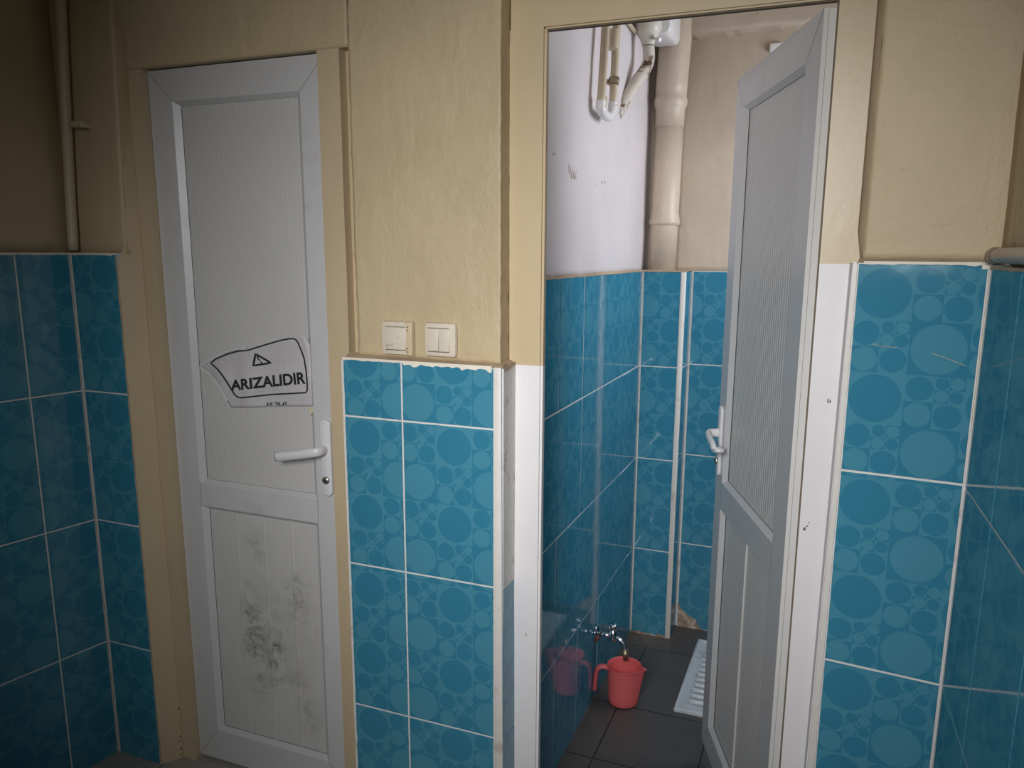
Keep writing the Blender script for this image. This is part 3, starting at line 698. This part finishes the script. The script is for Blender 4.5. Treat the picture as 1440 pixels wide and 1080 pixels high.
# ------------------------------------------------------------------ light switches on the pillar
def switch(cx, cz, rockers, label, dots):
    yb = Y_PP-.0005
    t = thing('light_switch', (cx, yb, cz), label=label, cat='light switch', group='light switches above the pillar tiles')
    bm = bmesh.new(); W_ = .0405; n = 10; out = []
    for k in range(n+1): s = -1+2*k/n; out.append((cx+W_+.0015*(1-s*s)-.002*(abs(s) > .95), cz+.0405*s))
    for k in range(n+1): s = 1-2*k/n; out.append((cx-W_-.0015*(1-s*s)+.002*(abs(s) > .95), cz+.0405*s))
    hexa(bm, [(x, yb, z) for x, z in out], [(cx+(x-cx)*.95, yb-.012, cz+(z-cz)*.95) for x, z in out])
    if dots:
        hexa(bm, [(cx+.025, yb-.010, cz-.041), (cx+.044, yb-.002, cz-.041), (cx+.043, yb-.002, cz+.041), (cx+.026, yb-.010, cz+.041)], [(cx+.025, yb-.0135, cz-.039), (cx+.041, yb-.0125, cz-.040), (cx+.041, yb-.0125, cz+.039), (cx+.026, yb-.0135, cz+.038)], 1)
        for dx, dz in ((.031, .028), (.030, .020), (.028, -.024), (.030, -.031)): lathe(bm, [(.0017, 0), (.0017, .0006)], (cx+dx, yb-.0131, cz+dz), (0, -1, 0), 10, mi=2)
    finish('switch_plate', bm, ['switch', 'switch_paint', 'hole'], t, bevel=.0018)
    w = .058/rockers
    for k in range(rockers):
        bm = bmesh.new(); x0 = cx-.0315+w*k+.0005; x1 = x0+w-.001; z0, z1 = cz-.027, cz+.026
        hexa(bm, [(x0, yb-.011, z0), (x1, yb-.011, z0), (x1, yb-.011, z1), (x0, yb-.011, z1)], [(x0, yb-.0165, z0), (x1, yb-.0165, z0), (x1, yb-.0135, z1), (x0, yb-.0135, z1)])
        finish('rocker', bm, ['switch'], t, bevel=.0012)
    for z in (cz-.0282, cz+.0275):
        bm = bmesh.new(); box(bm, cx-.031, cx+.024, yb-.0126, yb-.0118, z-.0009, z+.0009); finish('dirt_groove', bm, ['dirt'], t)
a = onY(561.5, 475, Y_PP); switch(a.x, a.z, 1, 'left cream light switch with one wide rocker and four dark dots at its right edge', True)
a = onY(622, 477.5, Y_PP); switch(a.x, a.z, 2, 'right cream light switch with two narrow rockers and a stained top edge', False)

# ------------------------------------------------------------------ pipes of the corridor
t = thing('corner_pipe', (-1.938, 1.598, 1.56), label='thin cream painted pipe running up the left corner above the tiles', cat='pipe')
bm = bmesh.new(); pts = [onY(x, y, 1.600) for x, y in ((103.5, 352), (98.5, 270), (94, 180), (89, 80), (85, -10))]; pts.append(pts[-1]+(pts[-1]-pts[-2])*3)
tube(bm, smoothpath(pts, 4), .0135, 16); finish('tube', bm, ['pipe_cream'], t, smooth=True)
bm = bmesh.new(); p = onY(114, 175, 1.604)
box(bm, p.x-.028, p.x+.012, 1.592, 1.625, p.z-.008, p.z+.008); box(bm, p.x+.004, p.x+.016, 1.590, 1.625, p.z-.010, p.z+.003)
finish('pipe_clip', bm, ['pipe_cream'], t, bevel=.002)
t = thing('wall_pipe', PRW(.2, 1.56), label='grey painted pipe along the right wall just above its tiles', cat='pipe')
bm = bmesh.new(); pts = [PRW(u, 1.5555)+nR*.002 for u in (-.012, .05, .25, .6, 1.2, 2.6)]; tube(bm, pts, [.008, .0125, .0130, .0135, .0135, .0135], 18); finish('tube', bm, ['pipe_paint'], t, smooth=True)
bm = bmesh.new(); lathe(bm, [(.0, -.004), (.0125, 0), (.0145, .016), (.0145, .026), (.0125, .030)], PRW(.01, 1.5555)+nR*.002, dR, 18, cap=False); finish('plaster_collar', bm, ['ledge'], t)

# ------------------------------------------------------------------ cubicle: plumbing
t = thing('waste_pipe', (-.628, 3.165, 1.49), label='thick cream painted waste pipe standing on the tiled box in the cubicle corner', cat='pipe')
bm = bmesh.new(); xa, xb = -.6300, -.6215
def wp(z): return Vector((xa+(xb-xa)*(z-1.49)/.7, 3.165, z))
tube(bm, [wp(z) for z in (1.492, 1.70, 2.06)], .0540, 32)
finish('lower_tube', bm, ['pipe_paint'], t, smooth=True)
bm = bmesh.new(); lathe(bm, [(.0545, 0), (.0605, .004), (.0612, .018), (.0585, .024), (.0572, .034), (.0545, .05)], wp(1.665), wp(2)-wp(1.6), 32, cap=False)
finish('collar', bm, ['pipe_paint'], t); bm = bmesh.new()
lathe(bm, [(.0545, 0), (.0555, .0), (.0555, .065), (.0600, .075), (.0635, .085), (.0635, .100), (.0600, .112)], wp(2.035), wp(2.3)-wp(2), 32, cap=False)
finish('collar', bm, ['pipe_paint'], t)
bm = bmesh.new(); tube(bm, [wp(2.13), wp(2.19), wp(2.24)+Vector((.002, 0, 0)), wp(2.34)+Vector((.006, -.004, 0)), wp(2.59)+Vector((.008, -.004, 0))], [.0590, .0605, .0600, .0610, .0600], 32)
finish('upper_tube', bm, ['pipe_paint'], t, smooth=True)

t = thing('supply_pipes', (-.668, 2.43, 1.97), label='pair of thin cream water pipes joined by a bottom bend on the cubicle wall', cat='pipe')
X1 = -.672
pa = lambda x, y: onX(x, y, X1)
b1, b2 = pa(845, 147), pa(862, 149)
for nm, b_, tp in (('pipe_run', b1, (853, 20)), ('pipe_run', b2, (868, 20))):
    q = pa(*tp); bm = bmesh.new(); tube(bm, smoothpath([b_, b_.lerp(q, .5), q, q+(q-b_)*1.4], 4), .0125, 16); finish(nm, bm, ['pipe_cream'], t, smooth=True)
bm = bmesh.new(); lo = min(b1.z, b2.z)-.008
tube(bm, smoothpath([b1+Vector((0, 0, .012)), b1-Vector((0, -.004, .014)), Vector((X1, b1.y*.7+b2.y*.3, lo-.014)), Vector((X1, b1.y*.3+b2.y*.7, lo-.012)), b2-Vector((0, .004, .012)), b2+Vector((0, 0, .012))], 6), .0145, 16)
finish('bend', bm, ['white_plastic'], t, smooth=True, label='bare white bend joining the two pipes')
for c0, c1, r in (((845, 152), (847, 137), .0160), ((862, 151), (862.5, 146), .0155), ((861.5, 69), (863.5, 42), .0170)):
    bm = bmesh.new(); tube(bm, [pa(*c0), pa(*c1)], r, 16); finish('pipe_socket', bm, ['pipe_cream'], t, bevel=.002)
bm = bmesh.new(); p, q = pa(862.5, 119), pa(863.5, 110); tube(bm, [p, q], .0165, 16)
r_ = (p+q)/2; box(bm, XS-.004, X1, r_.y-.006, r_.y+.006, r_.z-.007, r_.z+.007)
box(bm, X1+.004, X1+.022, r_.y-.026, r_.y-.012, r_.z-.008, r_.z+.008)
finish('pipe_clamp', bm, ['brass'], t, label='rusty metal clamp', bevel=.001)

# cistern high on the side wall
vy = 2.86
t = thing('cistern', (-.62, 2.93, 2.30), label='white plastic flush cistern high up in the cubicle, cut off by the door head', cat='cistern')
bm = bmesh.new(); p = onY(946, 50, 2.94)
rounded_plate(bm, XS+.012, p.x, p.z, 2.58, 2.90, 3.085, .022); finish('tank', bm, ['white_plastic'], t, bevel=.01, segs=3)
vc = onY(912, 40, vy)
bm = bmesh.new(); zt = onY(912, 24, vy).z+.02; z1 = onY(912, 47, vy).z; z2 = onY(912, 52, vy).z; z3 = onY(912, 64, vy).z
lathe(bm, [(.040, zt-.0), (.046, zt-.01), (.046, z1+.008), (.040, z1), (.034, z2), (.030, z2-.004), (.0235, z3+.01), (.0225, z3)], (vc.x, vy, 0), (0, 0, 1), 8)
lathe(bm, [(.049, zt-.018), (.049, zt-.008)], (vc.x, vy, 0), (0, 0, 1), 24)
box(bm, vc.x, vc.x+.03, vy+.02, vy+.07, zt-.03, zt)
finish('outlet_valve', bm, ['old_plastic'], t, label='yellowed funnel outlet')
bm = bmesh.new(); q = onY(924.5, 55, vy-.02); lathe(bm, [(.006, 0), (.009, .004), (.009, .012), (.005, .014)], q, (.8, -.5, -.3), 12); lathe(bm, [(.004, -.02), (.004, .0)], q, (.8, -.5, -.3), 10)
finish('wing_screw', bm, ['white_plastic'], t)
bm = bmesh.new(); a, b_ = onX(880, 27, XS+.004), onX(893, 45, XS+.004); tube(bm, [a, b_], .007, 8); tube(bm, [b_, b_+Vector((.03, .03, .06))], .006, 8); finish('bracket', bm, ['pipe_cream'], t)
t = thing('flush_pipe', (vc.x, vy, z3), label='rust-flecked white flush pipe slanting from the cistern outlet into the wall', cat='pipe')
w0, w1 = onX(877, 170, XS), onX(879, 148, XS)
end = Vector((XS-.020, (w0.y+w1.y)/2-.03, (w0.z+w1.z)/2-.01))
bm = bmesh.new(); tp = Vector((vc.x+.002, vy, z3-.002)); k1 = tp-Vector((-.002, 0, .045)); 
tube(bm, smoothpath([tp, k1, k1.lerp(end, .12)-Vector((.0, 0, .012)), k1.lerp(end, .5), end], 6), .0205, 20); finish('tube', bm, ['rust_pipe'], t, smooth=True)

# tap low on the side wall
fl = onX(838.5, 890, XS+.002)
t = thing('tap', fl, label='small chrome tap low on the blue tiled wall behind the pink jug', cat='tap')
bm = bmesh.new(); lathe(bm, [(.0, .0), (.034, .0), (.033, .004), (.022, .011), (.010, .014), (.0098, .016)], fl, (1, 0, 0), 28, cap=False); finish('wall_flange', bm, ['chrome'], t)
hx = fl.x+.062
bm = bmesh.new(); tube(bm, [fl+Vector((.006, 0, 0)), Vector((hx+.004, fl.y, fl.z))], .0085, 16)
lathe(bm, [(.012, -.016), (.0135, -.012), (.0135, .014), (.010, .018), (.009, .026)], (hx, fl.y, fl.z), (0, 0, 1), 20); finish('tap_body', bm, ['chrome'], t)
bm = bmesh.new(); lathe(bm, [(.008, .024), (.015, .028), (.0165, .034), (.0165, .042), (.013, .046), (.0, .047)], (hx, fl.y, fl.z), (0, 0, 1), 8, cap=False); finish('knob', bm, ['chrome'], t)
bm = bmesh.new(); tube(bm, smoothpath([(hx+.008, fl.y, fl.z-.004), (hx+.026, fl.y-.002, fl.z-.008), (hx+.042, fl.y-.004, fl.z-.024), (hx+.047, fl.y-.004, fl.z-.042)], 5), .0078, 14); finish('spout', bm, ['chrome'], t, smooth=True)
bm = bmesh.new(); lathe(bm, [(.0095, 0), (.0095, .010), (.012, .012), (.012, .024), (.008, .028), (.008, .042)], (hx+.048, fl.y-.004, fl.z-.040), (0, 0, -1), 12); finish('hose_nozzle', bm, ['brass'], t, label='dull brass hose nozzle')

# pink jug
_p = onZ(876, 998.5, FLOOR_STALL); jc = _p + Vector((_p.x, _p.y, 0)).normalized()*.053; JH = .160; JR0, JR1 = .060, .069
t = thing('jug', jc, label='pink plastic water jug standing on the dark cubicle floor', cat='jug')
bm = bmesh.new(); n = 48; sp = math.radians(10)
ray_r = Vector((math.cos(-.38), math.sin(.38), 0))               # spout towards the right, handle towards the left
a_sp = math.atan2(-.10, 1.0); a_hd = math.atan2(-.30, -1.0)
prof = [(0, .003), (.046, .003), (.052, .004), (.0550, .010), (.0562, .03), (.0598, .128), (.0608, .143), (.0622, .146), (.0610, .1466), (.0592, .143), (.0580, .128), (.0540, .02), (.049, .010), (0, .009)]
prev = None
for r, z in prof:
    ring = []
    for i in range(n):
        a = 2*PI*i/n; d = (a-a_sp+PI) % (2*PI)-PI; lipw = max(0, 1-abs(d)/.36); zz = max(0, (z-.095)/.05)
        rr = r + (.026*lipw**1.5*zz if r > .05 else 0); ring.append(bm.verts.new(jc+Vector((rr*math.cos(a), rr*math.sin(a), z+(.004*lipw*zz if z > .14 else 0)))))
    if prev:
        for i in range(n): bm.faces.new((prev[i], prev[(i+1) % n], ring[(i+1) % n], ring[i])).smooth = True
    prev = ring
finish('jug_body', bm, ['pink'], t)
bm = bmesh.new(); h = Vector((math.cos(a_hd), math.sin(a_hd), 0))
tube(bm, smoothpath([jc+h*.057+Vector((0, 0, .132)), jc+h*.078+Vector((0, 0, .137)), jc+h*.096+Vector((0, 0, .128)), jc+h*.102+Vector((0, 0, .100)), jc+h*.104+Vector((0, 0, .062)), jc+h*.105+Vector((0, 0, .046))], 6), .0105, 14, squash=(.8, 1.25))
finish('handle', bm, ['pink'], t, smooth=True)

# squat toilet
pz = FLOOR_STALL
q0 = onZ(948, 996, pz+.012); q1 = onZ(976.5, 897, pz+.012)
px0 = q0.x-.002; py0 = q0.y; py1 = q1.y; pw = .43
t = thing('squat_toilet', (px0+pw/2, (py0+py1)/2, pz), label='pale ceramic squat toilet pan in the floor, half hidden behind the open door', cat='squat toilet')
bm = bmesh.new()
ox0, ox1, oy0, oy1 = px0, px0+pw, py0, py1; hx0, hx1, hy0, hy1 = px0+.135, px0+pw-.135, py0+.06, py1-.06; zt = pz+.012
def rect(x0, x1, y0, y1, z): return [(x0, y0, z), (x1, y0, z), (x1, y1, z), (x0, y1, z)]
R = [rect(ox0, ox1, oy0, oy1, pz-.0005), rect(ox0, ox1, oy0, oy1, zt), rect(ox0+.012, ox1-.012, oy0+.012, oy1-.012, zt+.003), rect(ox0+.022, ox1-.022, oy0+.024, oy1-.022, zt-.003), rect(hx0, hx1, hy0, hy1, zt-.005), rect(hx0+.02, hx1-.02, hy0+.03, hy1-.03, pz-.09)]
vv = [[bm.verts.new(p) for p in r] for r in R]
for a, b_ in zip(vv, vv[1:]):
    for k in range(4): bm.faces.new((a[k], a[(k+1) % 4], b_[(k+1) % 4], b_[k]))
bm.faces.new(vv[-1])
finish('pan', bm, ['pan'], t, bevel=.003)
for s, (fx0, fx1) in enumerate(((px0+.040, hx0-.008), (hx1+.008, px0+pw-.040))):
    bm = bmesh.new(); k = 11
    for i in range(k):
        y = py0+.062+(py1-py0-.16)*i/(k-1)
        hw = .010; tube(bm, [(fx0, y, zt-.001), (fx0+.010, y, zt+.004), (fx1, y, zt+.004)], [.004, .010, .010], 12, squash=(.9, 1.0))
    finish('foot_tread', bm, ['pan'], t, label='ribbed foot tread of the pan')
# small white plate on the back wall beside the door top
p = onY(1089, 68, 3.236)
bm = bmesh.new(); box(bm, p.x-.016, p.x+.03, 3.222, 3.2395, p.z-.014, p.z+.016); tag(finish('junction_cover', bm, ['white_plastic'], bevel=.003, loc=(p.x, 3.23, p.z)), 'small white cover plate high on the cubicle back wall beside the open door', 'cover plate')

# ------------------------------------------------------------------ light: daylight through the openings
def area(name, loc, target, sx, sy, energy, col, spread=180):
    l = bpy.data.lights.new(name, 'AREA'); l.shape = 'RECTANGLE'; l.size = sx; l.size_y = sy; l.energy = energy; l.color = col; l.spread = math.radians(spread)
    o = bpy.data.objects.new(name, l); C.objects.link(o); o.location = loc
    o.rotation_euler = (Vector(target)-Vector(loc)).to_track_quat('-Z', 'Z').to_euler(); return o
area('corridor_daylight', ((WX0+WX1)/2, YB1-.01, (WZ0+WZ1)/2), (-.59, 1.65, 1.13), WX1-WX0, WZ1-WZ0, 9, (.98, .985, 1.0), 69)
area('stall_daylight', (.395, (SY0+SY1)/2, (SZ0+SZ1)/2), (-.7, 2.55, 1.6), SY1-SY0, SZ1-SZ0, 11.5, (.86, .895, 1.0), 170)
w = bpy.data.worlds.new('World'); SC.world = w; w.use_nodes = True
bg = w.node_tree.nodes['Background']; bg.inputs[0].default_value = (.85, .92, 1.0, 1); bg.inputs[1].default_value = .3

# ------------------------------------------------------------------ camera and view
cam = bpy.data.cameras.new('Camera'); co = bpy.data.objects.new('Camera', cam); C.objects.link(co)
cam.sensor_fit = 'HORIZONTAL'; cam.sensor_width = 36; cam.lens = FPX*36/1440; cam.clip_start = .02
cam.shift_x = -(CX-720)/1440; cam.shift_y = (CY-540)/1440
mr = Matrix((_r, _u, -_f)).transposed().to_4x4(); co.matrix_world = Matrix.Translation(CAM) @ mr
SC.camera = co
SC.view_settings.view_transform = 'Standard'; SC.view_settings.look = 'None'; SC.view_settings.gamma = 1; SC.view_settings.use_curve_mapping = False
SC.view_settings.exposure = 0.0
